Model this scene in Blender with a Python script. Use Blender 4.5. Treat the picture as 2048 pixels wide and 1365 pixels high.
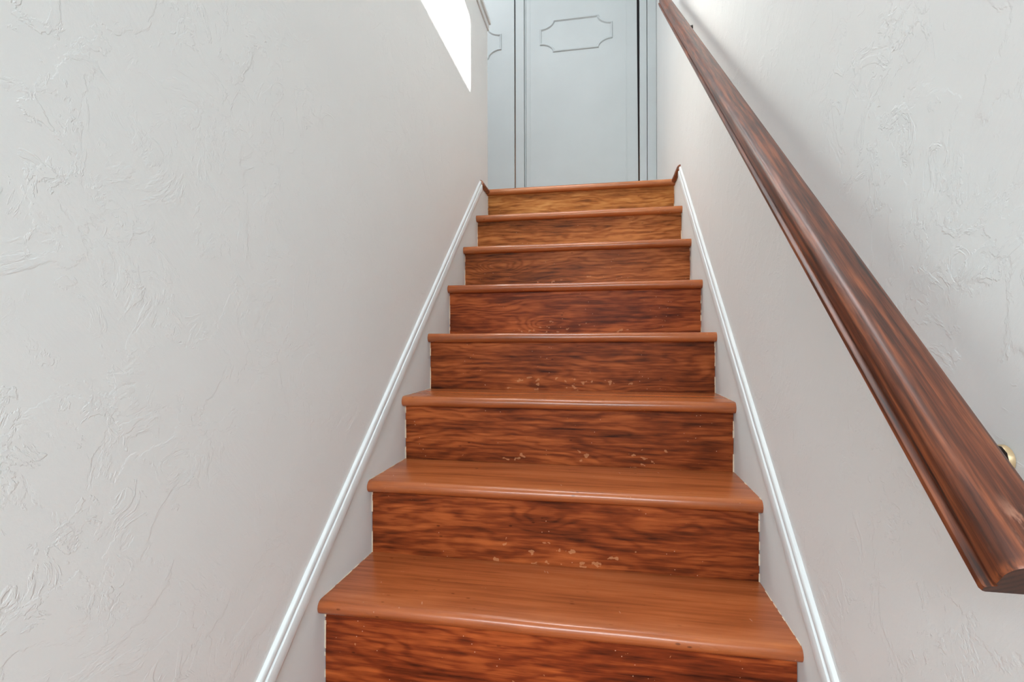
import bpy, bmesh, math, random
from mathutils import Vector, Matrix
random.seed(7)
scn = bpy.context.scene
col = scn.collection
for o in list(bpy.data.objects): bpy.data.objects.remove(o)

# ------------------------------------------------------------------ measures (metres)
W = 0.90                      # clear stair width
RISE, RUN = 0.18264, 0.21450
T, NOSE = 0.0287, 0.0271      # tread thickness, nosing projection
SLOPE = RISE / RUN
LAND = 7 * RISE               # upper floor
LOW = -5 * RISE               # lower floor
CEIL = LAND + 2.45
WALL_END = 1.533              # stair side end of the left half wall
DOOR_Y = 2.31
HALF_TOP = 2.112
LEFT_HALL = -1.45

# ------------------------------------------------------------------ camera
cam = bpy.data.cameras.new('camera'); camo = bpy.data.objects.new('camera', cam); col.objects.link(camo)
cam.sensor_fit = 'HORIZONTAL'; cam.sensor_width = 36.0; cam.lens = 36.0 * 1001.2 / 2048
cam.clip_start = 0.02; cam.clip_end = 200
yaw, pit, rol = -0.17911, 0.00007, -0.002505
F = Vector((math.sin(yaw)*math.cos(pit), math.cos(yaw)*math.cos(pit), math.sin(pit)))
R = Vector((math.cos(yaw), -math.sin(yaw), 0)); U = R.cross(F)
R2 = R*math.cos(rol) + U*math.sin(rol); U2 = -R*math.sin(rol) + U*math.cos(rol)
m = Matrix((R2, U2, -F)).transposed().to_4x4(); m.translation = Vector((0.56564, -0.91929, 0.52287))
camo.matrix_world = m
scn.camera = camo

# ------------------------------------------------------------------ light and exposure
vs = scn.view_settings
scn.display_settings.display_device = 'sRGB'
vs.view_transform = 'Standard'; vs.look = 'None'; vs.gamma = 1.0; vs.use_curve_mapping = False
vs.exposure = -0.20
world = bpy.data.worlds.new('world'); scn.world = world; world.use_nodes = True
wn = world.node_tree.nodes['Background']
wn.inputs[0].default_value = (0.62, 0.76, 1.0, 1); wn.inputs[1].default_value = 1.0

def area(name, loc, target, sx, sy, power, color, spread=180):
    l = bpy.data.lights.new(name, 'AREA'); l.shape = 'RECTANGLE'; l.size = sx; l.size_y = sy
    l.energy = power; l.color = color; l.spread = math.radians(spread)
    o = bpy.data.objects.new(name, l); col.objects.link(o); o.location = loc
    o.rotation_euler = (Vector(target) - Vector(loc)).to_track_quat('-Z', 'Y').to_euler()
    return o
# sun through the high window of the right wall
SUN_DIR = Vector((-1.0, 0.0, -1.62)).normalized()       # travel direction
sun = bpy.data.lights.new('sun', 'SUN'); sun.energy = 82.0; sun.angle = math.radians(0.9); sun.color = (1, 0.97, 0.92)
suno = bpy.data.objects.new('sun', sun); col.objects.link(suno)
suno.rotation_euler = SUN_DIR.to_track_quat('-Z', 'Y').to_euler()
# daylight through the upper hall window (left)
area('hall_window_daylight', (LEFT_HALL - 0.03, 1.25, 2.72), (0.9, 1.2, 1.7), 1.2, 1.3, 5, (0.92, 0.97, 1.0))
area('hall_ceiling_lamp_light', (-0.45, 1.35, CEIL - 0.07), (-0.45, 1.36, 0), 0.34, 0.34, 16, (0.95, 0.98, 1.0))
area('lower_room_fill_light', (0.45, -2.35, LOW+2.36), (0.45, -1.75, -0.3), 2.4, 1.4, 225, (0.80, 0.93, 1.0))  # added fill behind the camera, brightens the lower stairwell
area('stair_fill_light', (0.25, 0.1, CEIL - 0.10), (0.4, 0.1, 0), 0.62, 0.62, 32, (0.95, 0.98, 1.0))  # added overhead fill, lifts the stairwell and the nosing highlights

# ------------------------------------------------------------------ materials
class NT:
    def __init__(s, name):
        s.m = bpy.data.materials.new(name); s.m.use_nodes = True
        s.t = s.m.node_tree; s.b = s.t.nodes['Principled BSDF']
    def n(s, kind, **kw):
        nd = s.t.nodes.new(kind)
        for k, v in kw.items():
            if k.startswith('i_'): nd.inputs[int(k[2:])].default_value = v
            else: setattr(nd, k, v)
        return nd
    def l(s, a, b): s.t.links.new(a, b)
    def math(s, op, a, b=None, c=None, clamp=False):
        nd = s.n('ShaderNodeMath', operation=op); nd.use_clamp = clamp
        for i, v in enumerate((a, b, c)):
            if v is None: continue
            if isinstance(v, (int, float)): nd.inputs[i].default_value = v
            else: s.l(v, nd.inputs[i])
        return nd.outputs[0]
    def vmath(s, op, a, b):
        nd = s.n('ShaderNodeVectorMath', operation=op)
        for i, v in enumerate((a, b)):
            if isinstance(v, tuple): nd.inputs[i].default_value = v
            else: s.l(v, nd.inputs[i])
        return nd.outputs[0]
    def noise(s, vec, scale, detail=3, rough=0.55, dist=0.0):
        nd = s.n('ShaderNodeTexNoise'); s.l(vec, nd.inputs['Vector'])
        nd.inputs['Scale'].default_value = scale; nd.inputs['Detail'].default_value = detail
        nd.inputs['Roughness'].default_value = rough; nd.inputs['Distortion'].default_value = dist
        return nd.outputs[0]
    def smooth(s, v, lo, hi, a=0.0, b=1.0):
        nd = s.n('ShaderNodeMapRange', interpolation_type='SMOOTHSTEP'); s.l(v, nd.inputs[0])
        for i, x in enumerate((lo, hi, a, b)): nd.inputs[i+1].default_value = x
        return nd.outputs[0]
    def mix(s, f, a, b, mode='MIX'):
        nd = s.n('ShaderNodeMix', data_type='RGBA', blend_type=mode)
        if isinstance(f, (int, float)): nd.inputs[0].default_value = f
        else: s.l(f, nd.inputs[0])
        for i, v in ((6, a), (7, b)):
            if isinstance(v, tuple): nd.inputs[i].default_value = v if len(v) == 4 else (*v, 1)
            else: s.l(v, nd.inputs[i])
        return nd.outputs[2]
    def attr(s, name):
        nd = s.n('ShaderNodeAttribute', attribute_type='OBJECT', attribute_name=name)
        return nd.outputs['Fac']
    def bump(s, h, strength, dist):
        nd = s.n('ShaderNodeBump'); nd.inputs['Strength'].default_value = strength
        nd.inputs['Distance'].default_value = dist; s.l(h, nd.inputs['Height']); s.l(nd.outputs[0], s.b.inputs['Normal'])

def lin(r, g, b):
    f = lambda c: (c/255/12.92) if c/255 <= 0.04045 else ((c/255+0.055)/1.055)**2.4
    return (f(r), f(g), f(b))

def plaster(name, colr, amount=1.0, rough=0.6):
    k = NT(name); co = k.n('ShaderNodeTexCoord').outputs['Object']
    big = k.noise(co, 2.3, 2, 0.5, 0.6)
    # trowelled plateaus with crisp, broken edges
    plate = k.smooth(k.noise(co, 8.5, 7, 0.64, 0.5), 0.50, 0.54)
    plate2 = k.smooth(k.noise(k.vmath('ADD', co, (7.3, 2.1, 5.7)), 19.0, 6, 0.66, 1.0), 0.55, 0.60)
    rot = k.n('ShaderNodeVectorRotate', rotation_type='X_AXIS'); k.l(co, rot.inputs['Vector']); rot.inputs['Angle'].default_value = 0.9
    brush = k.noise(k.vmath('MULTIPLY', rot.outputs[0], (30, 14, 120)), 1.0, 3, 0.6)
    fine = k.noise(co, 160, 3, 0.6)
    mask = k.smooth(big, 0.40, 0.62)
    h = k.math('MULTIPLY', plate, 0.30)
    h = k.math('ADD', h, k.math('MULTIPLY', k.math('MULTIPLY', plate2, mask), 0.5))
    h = k.math('ADD', h, k.math('MULTIPLY', k.math('MULTIPLY', brush, k.smooth(big, 0.6, 0.42)), 0.33))
    h = k.math('ADD', h, k.math('MULTIPLY', fine, 0.22))
    h = k.math('ADD', h, k.math('MULTIPLY', big, 1.3))
    k.bump(h, 0.50*amount, 0.0022)
    c = k.mix(k.smooth(big, 0.35, 0.65), tuple(v*0.985 for v in colr), colr)
    k.l(c, k.b.inputs['Base Color']); k.b.inputs['Roughness'].default_value = rough
    return k.m

def paint(name, colr, rough=0.45, bump=0.15, scale=90):
    k = NT(name); co = k.n('ShaderNodeTexCoord').outputs['Object']
    n1 = k.noise(co, scale, 3); n2 = k.noise(co, 4, 3)
    c = k.mix(k.smooth(n2, 0.3, 0.7), tuple(v*0.96 for v in colr), colr)
    k.l(c, k.b.inputs['Base Color']); k.b.inputs['Roughness'].default_value = rough
    k.bump(n1, bump, 0.001); return k.m

def wood(name, dark, mid, light, gold_d, gold_m, gold_l, F=150, warp=9.0, ringc=0.5, streak=0.5, chips=0.0,
         rough=0.34, blotch=0.5, fine=0.25, xs=1.0, spec=0.4, ys=1.0, worn=False):
    """Boards with the grain along local X. Object properties: seed, tone (0 red .. 1 golden), knot_x, knot_z, knot_a"""
    k = NT(name); co = k.n('ShaderNodeTexCoord').outputs['Object']
    seed = k.attr('seed'); off = k.n('ShaderNodeCombineXYZ')
    k.l(k.math('MULTIPLY', seed, 3.71), off.inputs[0]); k.l(k.math('MULTIPLY', seed, 1.93), off.inputs[1]); k.l(k.math('MULTIPLY', seed, 5.17), off.inputs[2])
    P = k.vmath('ADD', co, off.outputs[0])
    sep = k.n('ShaderNodeSeparateXYZ'); k.l(co, sep.inputs[0])
    n1 = k.noise(k.vmath('MULTIPLY', P, (1.7*xs, 7, 7)), 1.0, 4, 0.55)
    n1b = k.noise(k.vmath('MULTIPLY', P, (9*xs, 40, 40)), 1.0, 3, 0.6)
    w = k.math('ADD', k.math('MULTIPLY', sep.outputs[1], F), k.math('MULTIPLY', sep.outputs[2], F))
    dx = k.math('SUBTRACT', sep.outputs[0], k.attr('knot_x')); dz = k.math('SUBTRACT', sep.outputs[2], k.attr('knot_z'))
    r2 = k.math('ADD', k.math('MULTIPLY', k.math('MULTIPLY', dx, dx), 190), k.math('MULTIPLY', k.math('MULTIPLY', dz, dz), 1500))
    kn = k.math('MULTIPLY', k.attr('knot_a'), k.math('EXPONENT', k.math('MULTIPLY', r2, -1.0)))
    ph = k.math('ADD', k.math('ADD', w, k.math('MULTIPLY', n1, warp*6)), k.math('ADD', kn, k.math('MULTIPLY', n1b, 3.2)))
    ring = k.math('POWER', k.math('ADD', k.math('MULTIPLY', k.math('SINE', ph), 0.5), 0.5), 1.8)
    st = k.noise(k.vmath('MULTIPLY', P, (6*xs, 95*ys, 95*ys)), 1.0, 5, 0.62, 0.25)
    fi = k.noise(k.vmath('MULTIPLY', P, (14*xs, 420, 420)), 1.0, 2, 0.5)
    bl = k.noise(k.vmath('MULTIPLY', P, (3.2*xs, 13*ys, 13*ys)), 1.0, 4, 0.6, 0.4)
    ringmask = k.smooth(bl, 0.3, 0.62, 0.35, 1.0)
    v = k.math('MULTIPLY', k.math('MULTIPLY', ring, ringmask), -ringc*0.55)
    v = k.math('ADD', v, k.math('MULTIPLY', k.math('SUBTRACT', st, 0.5), 2.1*streak))
    v = k.math('ADD', v, k.math('MULTIPLY', k.math('SUBTRACT', bl, 0.5), 1.9*blotch))
    v = k.math('ADD', v, k.math('MULTIPLY', k.math('SUBTRACT', fi, 0.5), fine))
    v = k.math('ADD', v, 0.5 + ringc*0.18, clamp=True)
    def ramp(a, b, c):
        r = k.n('ShaderNodeValToRGB'); e = r.color_ramp.elements
        e[0].position = 0.08; e[0].color = (*a, 1); e[1].position = 0.95; e[1].color = (*c, 1)
        x = e.new(0.5); x.color = (*b, 1); k.l(v, r.inputs[0]); return r.outputs[0]
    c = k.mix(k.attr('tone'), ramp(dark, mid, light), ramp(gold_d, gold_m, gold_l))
    # pin-holes and dark flecks
    vf = k.n('ShaderNodeTexVoronoi'); k.l(k.vmath('MULTIPLY', P, (26, 60, 60)), vf.inputs['Vector']); vf.inputs['Scale'].default_value = 1.0
    fleck = k.math('MULTIPLY', k.smooth(vf.outputs['Distance'], 0.16, 0.07), k.smooth(k.noise(P, 9, 2), 0.55, 0.66))
    c = k.mix(k.math('MULTIPLY', fleck, 0.6), c, tuple(d*0.35 for d in dark))
    if chips > 0:   # bare-wood nicks and scuffs, thickest along the kicked lower middle
        vn = k.n('ShaderNodeTexVoronoi'); vn.inputs['Scale'].default_value = 1.0
        nn = k.n('ShaderNodeTexNoise'); k.l(P, nn.inputs['Vector']); nn.inputs['Scale'].default_value = 60
        wob = k.vmath('MULTIPLY', nn.outputs['Color'], (1.5, 1.5, 1.5))
        k.l(k.vmath('ADD', k.vmath('MULTIPLY', P, (34, 62, 62)), wob), vn.inputs['Vector'])
        kick = k.math('MULTIPLY', k.smooth(k.math('ABSOLUTE', k.math('SUBTRACT', sep.outputs[0], 0.47)), 0.36, 0.10),
                      k.math('MULTIPLY', k.smooth(sep.outputs[2], 0.075, 0.03), k.math('GREATER_THAN', sep.outputs[2], 0.001)))
        dens = k.math('MULTIPLY_ADD', kick, 0.085, 0.026)
        sel = k.math('LESS_THAN', vn.outputs['Distance'], k.math('MULTIPLY', dens, 2.6))
        rnd = k.n('ShaderNodeSeparateXYZ'); k.l(vn.outputs['Color'], rnd.inputs[0])
        sel = k.math('MULTIPLY', sel, k.math('LESS_THAN', rnd.outputs[0], k.math('MULTIPLY_ADD', kick, 0.42, 0.09)))
        c = k.mix(k.math('MULTIPLY', sel, 0.5*chips), c, lin(214, 150, 104))
        vs_ = k.n('ShaderNodeTexVoronoi'); vs_.inputs['Scale'].default_value = 1.0
        rr = k.n('ShaderNodeVectorRotate', rotation_type='EULER_XYZ'); k.l(P, rr.inputs['Vector']); rr.inputs['Rotation'].default_value = (0, 0.5, 1.2)
        k.l(k.vmath('MULTIPLY', rr.outputs[0], (12, 210, 210)), vs_.inputs['Vector'])
        r3 = k.n('ShaderNodeSeparateXYZ'); k.l(vs_.outputs['Color'], r3.inputs[0])
        sc = k.math('MULTIPLY', k.math('LESS_THAN', vs_.outputs['Distance'], 0.22), k.math('LESS_THAN', r3.outputs[0], 0.010))
        c = k.mix(k.math('MULTIPLY', sc, 0.7*chips), c, lin(225, 175, 140))
    if worn:   # varnish rubbed away near the grasped lower end
        wn_ = k.noise(k.vmath('MULTIPLY', co, (45, 130, 130)), 1.0, 4, 0.6)
        wm = k.math('MULTIPLY', k.smooth(k.math('ABSOLUTE', k.math('SUBTRACT', sep.outputs[0], 0.020)), 0.034, 0.006), k.smooth(wn_, 0.42, 0.6))
        wm = k.math('MULTIPLY', wm, k.smooth(sep.outputs[1], -0.012, -0.024))
        c = k.mix(k.math('MULTIPLY', wm, 0.6), c, lin(206, 150, 124))
        em = k.math('MULTIPLY', k.smooth(sep.outputs[0], 0.008, 0.001), k.smooth(wn_, 0.40, 0.58))
        c = k.mix(k.math('MULTIPLY', em, 0.6), c, lin(168, 92, 50))
    k.l(c, k.b.inputs['Base Color'])
    rg = k.math('MULTIPLY_ADD', k.math('SUBTRACT', bl, 0.5), 0.1, rough); k.l(rg, k.b.inputs['Roughness'])
    k.b.inputs['Specular IOR Level'].default_value = spec
    hh = k.math('ADD', k.math('MULTIPLY', st, 0.6), k.math('MULTIPLY', n1b, 0.5)); k.bump(hh, 0.22, 0.0008)
    return k.m

def plain(name, colr, rough=0.4, metal=0.0, var=0.1):
    k = NT(name); co = k.n('ShaderNodeTexCoord').outputs['Object']; n1 = k.noise(co, 60, 3)
    c = k.mix(n1, tuple(v*(1-var) for v in colr), tuple(min(1, v*(1+var)) for v in colr))
    k.l(c, k.b.inputs['Base Color']); k.b.inputs['Roughness'].default_value = rough; k.b.inputs['Metallic'].default_value = metal
    return k.m

M_WALL = plaster('wall_plaster', (0.78, 0.795, 0.785))
M_CEIL = plaster('ceiling_plaster', (0.82, 0.82, 0.81), 0.4, 0.8)
M_SKIRT = paint('skirt_paint', (0.81, 0.885, 0.89), 0.5, 0.25, 60)
M_TRIM = paint('trim_paint', (0.73, 0.76, 0.76), 0.45)
M_DOOR = paint('door_paint', lin(188, 197, 199), 0.42)
M_CAULK = plain('dried_caulk', lin(226, 206, 180), 0.7, 0, 0.25)
M_DARK = plain('dark_gap', (0.008, 0.008, 0.009), 0.9)
M_BRASS = plain('aged_brass', lin(196, 170, 132), 0.4, 0.4, 0.15)
M_BLACK = plain('blackened_metal', lin(34, 24, 20), 0.4, 0.7)
M_RISER = wood('fir_riser', lin(48, 17, 9), lin(128, 53, 25), lin(186, 92, 44), lin(92, 50, 22), lin(168, 104, 50), lin(206, 146, 84),
               F=250, warp=13, ringc=0.42, streak=0.66, chips=1.0, blotch=0.8, spec=0.12, rough=0.4)
M_TREAD = wood('fir_tread', lin(84, 34, 16), lin(166, 88, 46), lin(198, 116, 66), lin(110, 62, 30), lin(182, 112, 62), lin(214, 150, 92),
               F=60, warp=2.5, ringc=0.3, streak=0.30, chips=0.5, blotch=0.42, rough=0.25, fine=0.12, xs=0.7, spec=0.6)
M_RAIL = wood('handrail_walnut_stain', lin(30, 14, 8), lin(86, 42, 23), lin(136, 74, 42), lin(50, 22, 12), lin(110, 56, 34), lin(150, 84, 54),
              F=520, warp=3.5, ringc=0.55, streak=1.0, blotch=0.5, rough=0.38, fine=0.3, xs=1.4, spec=0.6, ys=2.2, worn=True)
M_ENDGRAIN = wood('handrail_end_grain', lin(34, 18, 12), lin(66, 38, 26), lin(90, 56, 40), lin(34, 18, 12), lin(66, 38, 26), lin(90, 56, 40), F=700, warp=1, ringc=0.8, streak=0.3, rough=0.6)
M_FLOOR = wood('floor_oak', lin(90, 52, 24), lin(164, 104, 58), lin(200, 146, 92), lin(90, 52, 24), lin(164, 104, 58), lin(200, 146, 92), F=80, warp=3, ringc=0.35, streak=0.4)

# ------------------------------------------------------------------ mesh helpers
def link(name, bm, mat, parent=None, bevel=0.0, smooth=False, loc=None, mtx=None):
    me = bpy.data.meshes.new(name)
    if bevel: bmesh.ops.bevel(bm, geom=list(bm.edges), offset=bevel, segments=2, profile=0.6, affect='EDGES', clamp_overlap=True)
    bmesh.ops.recalc_face_normals(bm, faces=bm.faces)
    bm.to_mesh(me); bm.free()
    for mt in (mat if isinstance(mat, (list, tuple)) else [mat]): me.materials.append(mt)
    if smooth:
        me.polygons.foreach_set('use_smooth', [True]*len(me.polygons))
        me.set_sharp_from_angle(angle=math.radians(38))
    o = bpy.data.objects.new(name, me); col.objects.link(o)
    if parent: o.parent = parent
    if loc: o.location = loc
    if mtx is not None: o.matrix_world = mtx
    return o
def box(bm, x0, x1, y0, y1, z0, z1):
    v = [bm.verts.new((x, y, z)) for z in (z0, z1) for y in (y0, y1) for x in (x0, x1)]
    for f in ((0,1,3,2),(4,6,7,5),(0,4,5,1),(2,3,7,6),(0,2,6,4),(1,5,7,3)): bm.faces.new([v[i] for i in f])
def boxo(name, b, mat, parent=None, bevel=0.0):
    bm = bmesh.new(); box(bm, *b); return link(name, bm, mat, parent, bevel)
def prism(bm, prof, axis, a, b, n=1, jit=None):
    """prof: (p, q) outline swept along axis from a to b. axis 'x': (y,z); 'y': (x,z); 'z': (x,y)"""
    rings = []
    for i in range(n+1):
        t = a + (b-a)*i/n; r = []
        for j, (p, q) in enumerate(prof):
            dp, dq = jit(i, j) if jit else (0, 0)
            c = {'x': (t, p+dp, q+dq), 'y': (p+dp, t, q+dq), 'z': (p+dp, q+dq, t)}[axis]
            r.append(bm.verts.new(c))
        rings.append(r)
    k = len(prof)
    for i in range(n):
        for j in range(k): bm.faces.new((rings[i][j], rings[i][(j+1) % k], rings[i+1][(j+1) % k], rings[i+1][j]))
    c0 = bm.faces.new(rings[0][::-1]); c1 = bm.faces.new(rings[-1]); return c0, c1
def empty(name, loc=(0, 0, 0)):
    o = bpy.data.objects.new(name, None); col.objects.link(o); o.location = loc; return o
def struct(o, label=None):
    o['kind'] = 'structure'
    if label: o['label'] = label
    return o
def tag(o, label, cat, group=None):
    o['label'] = label; o['category'] = cat
    if group: o['group'] = group
    return o

# ------------------------------------------------------------------ the shell
X0 = LEFT_HALL; Yb = -3.6; XR = W + 0.12
# wall with holes in the x = const plane: outer polygon, holes are (y, z) quads
def wall_x(name, xa, xb, outer, holes, mat):
    bm = bmesh.new(); loops = []
    for lp in [outer] + holes:
        vv = [bm.verts.new((xa, y, z)) for y, z in lp]
        loops.append([bm.edges.new((vv[i], vv[(i+1) % len(vv)])) for i in range(len(vv))])
    bmesh.ops.triangle_fill(bm, use_beauty=True, use_dissolve=False, edges=[e for l in loops for e in l])
    r = bmesh.ops.extrude_face_region(bm, geom=list(bm.faces))
    for v in [g for g in r['geom'] if isinstance(g, bmesh.types.BMVert)]: v.co.x = xb
    return link(name, bm, mat)
# sun patch corners on the left wall (y, z) thrown back along the sun direction to the right wall
dz = W * (-SUN_DIR.z / -SUN_DIR.x); HEAD = 0.15*1.62   # the outer face of the wall trims the head of the sunbeam
sun_y0, sun_y1 = 0.50, 1.197
zb = 1.629 + dz
ztop = lambda y: 1.913 + dz + 0.16*(1.197 - y)
hole = [(sun_y0, zb), (sun_y1, zb), (sun_y1, ztop(sun_y1)+HEAD), (sun_y0, ztop(sun_y0)+HEAD)]
print('sun window', hole)
wr = wall_x('wall_right', W, XR, [(-1.3, LOW), (DOOR_Y+0.12, LOW), (DOOR_Y+0.12, CEIL), (-1.3, CEIL)], [hole], M_WALL)
struct(wr, 'long white plaster wall on the right carrying the handrail')
w1 = struct(empty('window_1', (XR, 0.4, zb)), 'high window in the right wall above the stairs')
bm = bmesh.new()
for (ya, za), (yb, zc) in zip(hole, hole[1:]+hole[:1]):
    d = Vector((0, yb-ya, zc-za)); L = d.length; d.normalize(); nrm = Vector((0, -d.z, d.y))
    a = Vector((0, ya, za)) - d*0.0; b = Vector((0, yb, zc))
    vs8 = []
    for xx in (XR-0.0, XR+0.03):
        for q in (a - nrm*0.05 - d*0.05, b - nrm*0.05 + d*0.05, b, a): vs8.append(bm.verts.new((xx, q.y, q.z)))
    for f in ((0,1,2,3),(7,6,5,4),(0,4,5,1),(1,5,6,2),(2,6,7,3),(3,7,4,0)): bm.faces.new([vs8[i] for i in f])
fr = link('window_frame', bm, M_TRIM, None); fr.parent = w1; fr.matrix_parent_inverse = Matrix.Translation(w1.location).inverted()

# left half wall along the stair
hw = boxo('wall_left', (-0.12, 0.0, -1.3, WALL_END, LOW, HALF_TOP), M_WALL); struct(hw, 'white plaster half wall on the left of the stairs')
# header over the lower end of the stair
struct(boxo('wall_header', (X0, XR, -1.42, -1.30, LOW+2.4, CEIL), M_WALL))
# far wall of the upper hall, behind the closet doors
struct(boxo('wall_back', (X0, XR, DOOR_Y+0.66, DOOR_Y+0.76, LAND-0.2, CEIL), M_DARK), 'dark back of the closet')
struct(boxo('wall_closet_header', (X0, W, DOOR_Y, DOOR_Y+0.1, LAND+2.06, CEIL), M_WALL))
# hall side wall with a window opening
wy0, wy1, wz0, wz1 = 0.6, 1.9, 2.05, 3.35
hl = wall_x('wall_hall', X0-0.12, X0, [(-1.42, LAND-0.2), (DOOR_Y+0.12, LAND-0.2), (DOOR_Y+0.12, CEIL), (-1.42, CEIL)],
            [[(wy0, wz0), (wy1, wz0), (wy1, wz1), (wy0, wz1)]], M_WALL); struct(hl)
w2 = struct(empty('window_2', (X0, 1.25, wz0)), 'hall window')
bm = bmesh.new()
for b in ((X0-0.10, X0-0.06, wy0, wy0+0.05, wz0, wz1), (X0-0.10, X0-0.06, wy1-0.05, wy1, wz0, wz1), (X0-0.10, X0-0.06, wy0+.05, wy1-.05, wz0, wz0+0.05), (X0-0.10, X0-0.06, wy0+.05, wy1-.05, wz1-0.05, wz1)): box(bm, *b)
fr = link('window_frame', bm, M_TRIM); fr.parent = w2; fr.matrix_parent_inverse = Matrix.Translation(w2.location).inverted()
struct(boxo('ceiling', (X0-0.12, XR, -1.42, DOOR_Y+0.76, CEIL, CEIL+0.1), M_CEIL), 'upper hall ceiling')
# lower room
struct(boxo('floor_lower', (-1.7, 2.6, Yb, 0.2, LOW-0.12, LOW), M_FLOOR), 'lower floor at the foot of the stairs')
struct(boxo('ceiling_lower', (-1.7, 2.6, Yb, -1.30, LOW+2.4, LOW+2.5), M_CEIL))
struct(boxo('wall_lower_left', (-1.8, -1.7, Yb, -1.2, LOW, LOW+2.4), M_WALL))
struct(boxo('wall_lower_right', (2.6, 2.7, Yb, -1.2, LOW, LOW+2.4), M_WALL))
struct(boxo('wall_lower_front_left', (-1.7, -0.12, -1.30, -1.20, LOW, LOW+2.4), M_WALL))
struct(boxo('wall_lower_front_right', (XR, 2.6, -1.30, -1.20, LOW, LOW+2.4), M_WALL))
struct(boxo('wall_lower_rear', (-1.8, 2.7, Yb-0.1, Yb, LOW, LOW+2.4), M_WALL))

# upper floor: boards run across the hall
fl = struct(boxo('floor', (X0, XR, 7*RUN+NOSE+0.02, DOOR_Y+0.66, LAND-0.16, LAND-0.02), M_FLOOR), 'upper hall floor')
y = 7*RUN+0.075; n = 0
while y < DOOR_Y+0.62:
    bm = bmesh.new(); box(bm, X0, W, 0, 0.0555, -0.02, 0)
    p = link('plank', bm, M_FLOOR, fl, 0.0006, loc=(0, y, LAND)); p['seed'] = n*0.77+3; p['tone'] = 0.5; y += 0.057; n += 1
bm = bmesh.new(); box(bm, X0, -0.12, -1.42, 7*RUN+NOSE+0.02, LAND-0.16, LAND)
struct(link('floor_hall', bm, M_FLOOR), 'upper hall floor beside the half wall')

# cap on the half wall: apron moulding under a board
cap = struct(empty('trim_1', (0, 0, HALF_TOP)), 'white wooden cap along the top of the left half wall')
boxo('apron', (0.0, 0.0075, -1.3, WALL_END+0.0075, 2.085-HALF_TOP, 2.114-HALF_TOP), M_TRIM, cap, 0.001)
boxo('apron', (-0.1275, -0.12, -1.3, WALL_END+0.0075, 2.085-HALF_TOP, 2.114-HALF_TOP), M_TRIM, cap, 0.0015)
boxo('cap_board', (-0.137, 0.017, -1.3, WALL_END+0.010, 2.1145-HALF_TOP, 2.1330-HALF_TOP), M_TRIM, cap, 0.003)

# ------------------------------------------------------------------ staircase
stair = tag(empty('staircase', (0, 0, 0)), 'straight flight of reddish-brown varnished wooden stairs between white plaster walls', 'staircase')
def nose_profile(depth):
    r = T/2; pr = []
    for i in range(9):
        a = math.radians(-90 + 180*i/8)
        pr.append((r*0.95 - math.cos(a)*r*0.95, -r + math.sin(a)*r))
    pr = pr + [(depth, 0), (depth, -T)]
    return pr
tones = {-4: .1, -3: .05, -2: 0, -1: 0, 0: .02, 1: .10, 2: .14, 3: .16, 4: .10, 5: .36, 6: .58, 7: 1.0}  # more golden towards the top: the light up there put into the colour
knots = {4: (0.36, 0.035, 22), 5: (0.145, 0.095, 26), 3: (0.62, 0.02, 8), 2: (0.30, 0.16, -9), 1: (0.43, 0.105, 13), 6: (0.55, 0.08, 9), 7: (.5, .1, -8), 0: (1.6, .1, 0)}
for k in range(-4, 8):
    z0, z1 = (k-1)*RISE, k*RISE
    # riser: local origin at its lower left
    bm = bmesh.new(); box(bm, 0.0022, W-0.0022, 0, 0.018, 0, RISE-T+0.0005)
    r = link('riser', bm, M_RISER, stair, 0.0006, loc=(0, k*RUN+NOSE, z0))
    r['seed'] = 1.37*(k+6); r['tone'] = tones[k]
    kx, kz, ka = knots.get(k, (0.4, 0.05, 5)); r['knot_x'] = kx; r['knot_z'] = kz; r['knot_a'] = float(ka)
    if k == 7: continue
    bm = bmesh.new(); rng = random.Random(k)
    ph = [rng.uniform(0, 6.28) for _ in range(3)]
    def jit(i, j, ph=ph):
        if j > 8: return (0, 0)
        x = i/24
        return (0.0007*math.sin(9*x+ph[0])+0.0004*math.sin(23*x+ph[1]), 0.0003*math.sin(17*x+ph[2]))
    prism(bm, nose_profile(RUN+NOSE+0.001), 'x', 0.0012, W-0.0012, 24, jit)
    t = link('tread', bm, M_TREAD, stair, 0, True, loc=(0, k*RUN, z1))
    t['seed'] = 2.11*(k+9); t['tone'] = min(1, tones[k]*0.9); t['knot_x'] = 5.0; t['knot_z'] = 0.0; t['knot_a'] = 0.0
# landing nosing with its short returns along both walls
bm = bmesh.new(); prism(bm, nose_profile(0.075), 'x', 0.0012, W-0.0012, 8)
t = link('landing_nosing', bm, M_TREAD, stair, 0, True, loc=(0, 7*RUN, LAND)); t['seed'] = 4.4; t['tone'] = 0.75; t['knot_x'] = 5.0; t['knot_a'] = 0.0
for side, xw, sgn in (('L', 0.0012, 1), ('R', W-0.0012, -1)):
    bm = bmesh.new(); r = 0.0125; prof = []
    for i in range(9):
        a = math.radians(-90 + 180*i/8); prof.append((sgn*(math.cos(a)*0.016), -0.002 + math.sin(a)*r))
    def jt(i, j, s=side): return (0, 0.0012*math.sin(i*2.1+j) - 0.002*i/5)
    prism(bm, prof, 'y', -0.135 if side == 'L' else -0.165, 0.012, 6, jt)
    p = link('nosing_return', bm, M_RAIL, stair, 0, True, loc=(xw, 7*RUN, LAND-0.010 + (0.004 if side == 'R' else 0)))
    p['seed'] = 7.7; p['tone'] = 0.4; p['label'] = 'short worn dark-stained nosing return against the wall'

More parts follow.
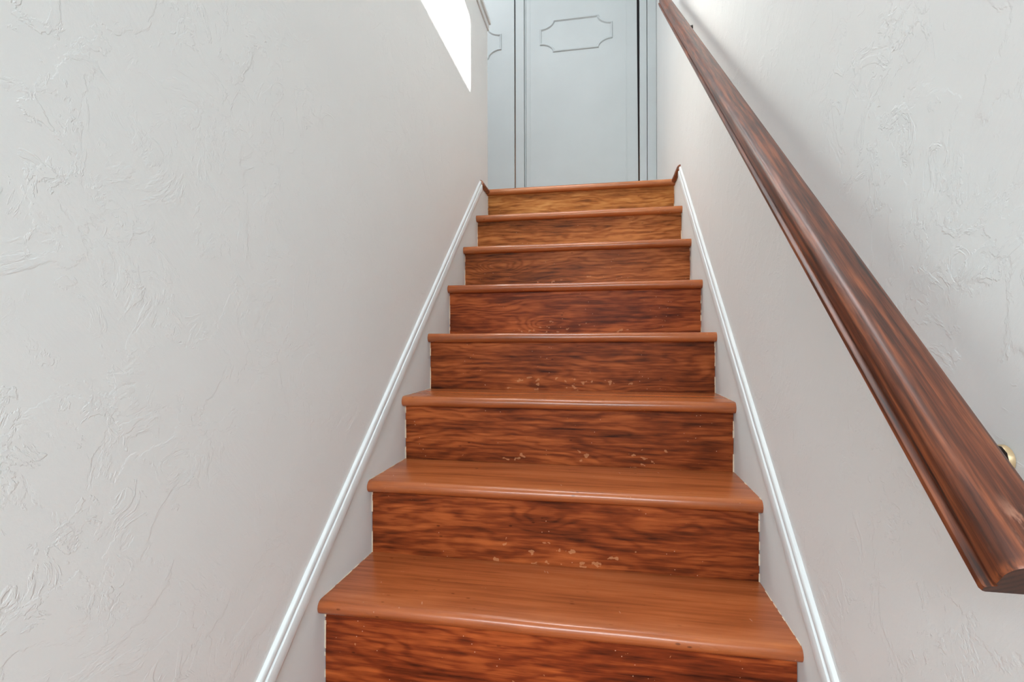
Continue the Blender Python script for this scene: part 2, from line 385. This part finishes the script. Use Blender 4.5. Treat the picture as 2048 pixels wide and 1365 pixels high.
# ------------------------------------------------------------------ skirt boards with moulding, caulk beads
def along(y, off): return SLOPE*y + off
moul = [(0, 0), (0.0052, -0.0010), (0.0070, -0.0030), (0.0076, -0.0095), (0.0070, -0.0122), (0.0058, -0.0130), (0.0064, -0.0140), (0.0098, -0.0152), (0.0110, -0.0180), (0.0120, -0.0345), (0.0112, -0.0385), (0.0085, -0.0408), (0.0, -0.0415)]
for side, xw, sgn, off, yend in (('left', 0.0, 1, 0.1135, 1.372), ('right', W, -1, 0.1375, 1.338)):
    lab = 'pale painted stair skirt on the %s wall under a white sloping moulding' % side
    bm = bmesh.new(); ya, yb = -0.98, yend
    yv = [(ya, along(ya, off-0.05)), (yb, along(yb, off-0.05)), (7*RUN+NOSE, LAND-0.012), (7*RUN+NOSE, LAND-0.2), (ya+0.25, along(ya, -0.3))]
    prof = [bm.verts.new((xw, a, b)) for a, b in yv] + [bm.verts.new((xw+sgn*0.0011, a, b)) for a, b in yv]
    nn = len(yv); bm.faces.new(prof[:nn]); bm.faces.new(prof[nn:][::-1])
    for i in range(nn): bm.faces.new((prof[i], prof[(i+1) % nn], prof[nn+(i+1) % nn], prof[nn+i]))
    sk = struct(link('baseboard_'+side, bm, M_SKIRT), lab)
    # moulding: sections perpendicular to the pitch line, upper end plumb-cut
    bm = bmesh.new(); c = math.cos(math.atan(SLOPE)); s = math.sin(math.atan(SLOPE)); rings = []
    N = 60
    rg = random.Random(5 if side == 'left' else 6)
    for i in range(N+1):
        yy = ya + (yb-ya)*i/N; ring = []
        jj = rg.uniform(-0.0003, 0.0003)
        for (p, q) in moul:
            sl = 1.0/c    # perpendicular drop to vertical drop
            ring.append(bm.verts.new((xw + sgn*(p+0.0005*(p > 0.004)+ (jj if p > 0 else 0)), yy, along(yy, off) + q*sl + jj)))
        rings.append(ring)
    kk = len(moul)
    for i in range(N):
        for j in range(kk): bm.faces.new((rings[i][j], rings[i][(j+1) % kk], rings[i+1][(j+1) % kk], rings[i+1][j]))
    bm.faces.new(rings[0][::-1]); bm.faces.new(rings[-1])
    mo = link('moulding', bm, M_TRIM, sk, 0, True); mo['label'] = 'white sloping moulding strip'
    # broken caulk line where risers and treads meet the wall
    bm = bmesh.new(); rg = random.Random(11 if side == 'left' else 12)
    for k in range(-2, 8):
        yr = k*RUN+NOSE; z = (k-1)*RISE; zt = k*RISE-T
        while z < zt - 0.004:
            L = rg.uniform(0.006, 0.03)
            if rg.random() < (0.8 if side == 'left' else 0.62):
                wd = rg.uniform(0.0016, 0.0032); e = min(z+L, zt)
                xs = sorted((xw+sgn*0.0009, xw+sgn*(0.0010+wd))); box(bm, xs[0], xs[1], yr-0.0011, yr+0.002, z, e)
            z += L + rg.choice((0, 0, 0.002, 0.008))
        if k < 7:
            yy = k*RUN+0.012; ye = (k+1)*RUN+NOSE; zz = k*RISE
            while yy < ye - 0.004:
                L = rg.uniform(0.006, 0.03)
                if rg.random() < (0.75 if side == 'left' else 0.45):
                    wd = rg.uniform(0.0008, 0.0022); e = min(yy+L, ye)
                    xs = sorted((xw+sgn*0.0009, xw+sgn*(0.0010+wd))); box(bm, xs[0], xs[1], yy, e, zz-0.001, zz+0.0009)
                yy += L + rg.choice((0, 0, 0.003, 0.009))
    ck = link('caulk_bead', bm, M_CAULK, sk); ck['label'] = 'ragged cream caulk along the steps'; ck['kind'] = 'stuff'

# ------------------------------------------------------------------ closet doors in the upper hall
def cartouche(x0, x1, z0, z1, rx, rz):
    """outline with concave quarter-ellipse notches"""
    P = []
    def arc(cx, cz, a0, a1, fx, fz):
        for i in range(9):
            a = math.radians(a0 + (a1-a0)*i/8); P.append((cx + fx*math.cos(a), cz + fz*math.sin(a)))
    arc(x0-0.0, z0, 90, 0, rx, rz); arc(x1, z0, 180, 90, rx, rz); arc(x1, z1, 270, 180, rx, rz); arc(x0, z1, 0, -90, rx, rz)
    return P
def moulding_loop(name, outline, y, wdt, prj, mat, parent):
    cx = sum(p[0] for p in outline)/len(outline); cz = sum(p[1] for p in outline)/len(outline)
    n = len(outline); bm = bmesh.new(); rings = []
    # offset inward by vertex normals
    def offs(d):
        o = []
        for i in range(n):
            a, b, c_ = outline[i-1], outline[i], outline[(i+1) % n]
            def nr(u, v):
                dx, dz_ = v[0]-u[0], v[1]-u[1]; L = math.hypot(dx, dz_) or 1e-6; return (-dz_/L, dx/L)
            n1, n2 = nr(a, b), nr(b, c_); mx, mz = n1[0]+n2[0], n1[1]+n2[1]; L = math.hypot(mx, mz) or 1
            mx /= L; mz /= L; cs = max(0.45, mx*n1[0]+mz*n1[1]); o.append((b[0]+mx*d/cs, b[1]+mz*d/cs))
        return o
    sg = 1
    for d, pj in ((0, 0), (0.0, prj*0.5), (wdt*0.3, prj), (wdt*0.55, prj*0.95), (wdt*0.8, prj*0.4), (wdt, prj*0.1), (wdt, 0)):
        rings.append([bm.verts.new((p[0], y-pj, p[1])) for p in offs(d*sg)])
    for i in range(len(rings)-1):
        for j in range(n): bm.faces.new((rings[i][j], rings[i][(j+1) % n], rings[i+1][(j+1) % n], rings[i+1][j]))
    return link(name, bm, mat, parent)
FZ = LAND + 0.012; DT = LAND + 2.05
def leaf(name, label, x0, x1, top_dx=0.0, cart=None, grooves=()):
    bm = bmesh.new()
    yb_, yf = DOOR_Y+0.034, DOOR_Y
    v = [bm.verts.new(c) for c in ((x0, yf, FZ), (x1, yf, FZ), (x1+top_dx, yf, DT), (x0, yf, DT), (x0, yb_, FZ), (x1, yb_, FZ), (x1+top_dx, yb_, DT), (x0, yb_, DT))]
    for f in ((0,1,2,3),(7,6,5,4),(0,4,5,1),(1,5,6,2),(2,6,7,3),(3,7,4,0)): bm.faces.new([v[i] for i in f])
    d = struct(link(name, bm, M_DOOR, None, 0.0015), label)
    for g in grooves:   # slim raised beads down the leaf
        boxo('bead', (g-0.003, g+0.003, DOOR_Y-0.0016, DOOR_Y+0.001, FZ+0.01, DT-0.01), M_DOOR, d, 0.0006)
    if cart:
        P = cartouche(cart[0], cart[1], 2.388, 2.597, 0.086, 0.052)
        moulding_loop('cartouche_moulding', P, DOOR_Y-0.0002, 0.014, 0.0065, M_DOOR, d)
        P = cartouche(cart[0], cart[1], 2.388-0.66, 2.597-0.66, 0.086, 0.052)
    return d
leaf('door_1', 'pale grey-blue closet door straight ahead at the top of the stairs', 0.0795, 0.790, -0.013, (0.169, 0.632), (0.103, 0.716))
leaf('door_2', 'left pale grey-blue closet door partly hidden by the half wall', -0.636, 0.001, 0.0, (-0.547, -0.084), (-0.612,))
leaf('door_3', 'pale grey-blue closet door furthest left behind the half wall', -1.36, -0.645, 0.0, (-1.27, -0.81))
struct(boxo('trim_2', (0.010, 0.066, DOOR_Y-0.006, DOOR_Y+0.03, FZ-0.01, DT), M_DOOR, None, 0.002), 'pale grey-blue upright strip between the two closet doors')
struct(boxo('trim_5', (0.0675, 0.0775, DOOR_Y+0.006, DOOR_Y+0.03, FZ-0.01, DT), M_DOOR, None, 0.001), 'recessed edge beside the upright strip')
struct(boxo('trim_3', (0.7975, 0.8405, DOOR_Y-0.010, DOOR_Y+0.03, FZ-0.01, DT), M_DOOR, None, 0.002), 'pale grey-blue door jamb on the right')
struct(boxo('trim_4', (0.8440, 0.8985, DOOR_Y-0.014, DOOR_Y+0.03, FZ-0.01, DT), M_DOOR, None, 0.002), 'pale grey-blue casing against the right wall')
struct(boxo('trim_6', (X0, -1.37, DOOR_Y-0.014, DOOR_Y+0.03, FZ-0.01, DT), M_DOOR, None, 0.002), 'casing at the left end of the closet')

# ------------------------------------------------------------------ handrail
rail = tag(empty('handrail', (W, 0, 0.8)), 'dark reddish-brown wooden handrail sloping up the right wall on metal brackets', 'handrail')
SL = 0.861; th = math.atan(SL)
A0 = Vector((0.805, -0.5457, 0.3594)); tdir = Vector((0, math.cos(th), math.sin(th))); vdir = Vector((0, -math.sin(th), math.cos(th)))
RL = 2.50
def rail_profile():
    w, h = 0.052, 0.0365; pr = []
    # bottom lip (bead), cove groove, then the flattened round body; given as (u, v), u from the stair side
    left = [(0.0030, 0.0), (0.0008, 0.0010), (0.0, 0.0032), (0.0004, 0.0062), (0.0024, 0.0076), (0.0060, 0.0082), (0.0064, 0.0100), (0.0042, 0.0118)]
    top = []
    for i in range(1, 16):
        a = math.pi - math.pi*i/16
        cx_ = w/2; sx = (w/2-0.0032); sy = h-0.0160; e = 0.56
        ca, sa = math.cos(a), math.sin(a)
        top.append((cx_ + sx*math.copysign(abs(ca)**e, ca), 0.0160 + sy*abs(sa)**e))
    right = [(w-u, v) for u, v in left[::-1]]
    return left + top + right
bm = bmesh.new(); prof = rail_profile(); rings = []; NS = 50
for i in range(NS+1):
    s_ = RL*i/NS; sc = 1 - 0.07*s_/RL; ring = []
    es = 1.0
    if i in (0, NS): es = 0.965
    for (u, v) in prof:
        uu = 0.026 + (u-0.026)*sc*es; vv = 0.018 + (v-0.018)*sc*es + (0.018*(sc-1))*0.2
        ring.append(bm.verts.new((s_ + (0.0 if i else -0.0), -uu, vv)))
    rings.append(ring)
    if i == 0:      # rounded arris just inside the cut
        ring2 = [bm.verts.new((0.0022, -(0.026+(u-0.026)), v)) for (u, v) in prof]; rings.append(ring2)
kk = len(prof)
for i in range(len(rings)-1):
    for j in range(kk): bm.faces.new((rings[i][j], rings[i+1][j], rings[i+1][(j+1) % kk], rings[i][(j+1) % kk]))
bm.faces.new(rings[0]); bm.faces.new(rings[-1][::-1])
bm.faces.ensure_lookup_table()
bmesh.ops.recalc_face_normals(bm, faces=bm.faces)
bm.faces[-2].material_index = 1; bm.faces[-1].material_index = 1
# local frame: x along the rail, -y = +X world, z = v
mt = Matrix((tdir, (-1, 0, 0), vdir)).transposed().to_4x4(); mt.translation = A0
ro = link('rail', bm, [M_RAIL, M_ENDGRAIN], None, 0, True, mtx=mt)
ro['seed'] = 3.3; ro['tone'] = 0.2; ro['knot_x'] = 9.0; ro['knot_z'] = 0.0; ro['knot_a'] = 0.0
def keep_parent(o, p):
    bpy.context.view_layer.update(); mw = o.matrix_world.copy(); o.parent = p; o.matrix_parent_inverse = p.matrix_world.inverted(); o.matrix_world = mw
keep_parent(ro, rail)
def tube(bm, pts, r, n=10):
    rings = []
    for i, p in enumerate(pts):
        d = (pts[min(i+1, len(pts)-1)] - pts[max(i-1, 0)]).normalized()
        a = d.orthogonal().normalized(); a = (Vector((0,1,0)) - d*d.y).normalized() if abs(d.y) < 0.9 else a
        b = d.cross(a)
        rr = r[i] if isinstance(r, (list, tuple)) else r
        rings.append([bm.verts.new(p + a*rr*math.cos(6.2832*j/n) + b*rr*math.sin(6.2832*j/n)) for j in range(n)])
    for i in range(len(rings)-1):
        for j in range(n): bm.faces.new((rings[i][j], rings[i][(j+1) % n], rings[i+1][(j+1) % n], rings[i+1][j]))
    bm.faces.new(rings[0][::-1]); bm.faces.new(rings[-1])
for yb_ in (-0.435, 1.04):
    s_ = (yb_ - A0.y)/math.cos(th) + 0.018
    under = A0 + tdir*s_ + Vector((0.030, 0, 0))
    yy, zz = yb_ + 0.006, SL*yb_ + 0.804; PO = 0.0; PZ = zz - 0.0075
    bm = bmesh.new()
    pts = [Vector((W-0.0050, yy, PZ)), Vector((W-0.0105, yy, PZ)), Vector((W-0.0115, yy, PZ)), Vector((W-0.022, yy, zz-0.010)), Vector((W-0.036, yy, zz-0.012)), Vector((W-0.050, yy, under.z-(under.y-yy)*SL-0.006)), Vector((W-0.0545, yy, under.z-(under.y-yy)*SL+0.002))]
    tube(bm, pts, [0.0118, 0.0112, 0.0085, 0.0075, 0.0065, 0.006, 0.007])
    br = link('bracket', bm, M_BLACK, None, 0, True); keep_parent(br, rail); br['label'] = 'dark metal bracket arm'
    bm = bmesh.new()
    tube(bm, [Vector((W-0.0006, yy+PO, PZ)), Vector((W-0.004, yy+PO, PZ)), Vector((W-0.0055, yy+PO, PZ))], [0.0122, 0.0120, 0.0108], 24)
    pl = link('wall_plate', bm, M_BRASS if yb_ < 0 else M_BLACK, None, 0, True); keep_parent(pl, br); pl['label'] = 'aged brass wall plate' if yb_ < 0 else 'dark wall plate'

# unseen lamp body above the stairs, added to go with the fill light
lm = tag(empty('ceiling_lamp', (0.25, 0.1, CEIL)), 'flat square body of the added fill light above the stairs', 'lamp')
boxo('lamp_base', (-0.33, 0.33, -0.33, 0.33, -0.05, 0), M_TRIM, lm, 0.004)
lm = tag(empty('ceiling_lamp', (-0.45, 1.35, CEIL)), 'smaller flat square ceiling lamp in the upper hall', 'lamp')
boxo('lamp_base', (-0.18, 0.18, -0.18, 0.18, -0.04, 0), M_TRIM, lm, 0.004)
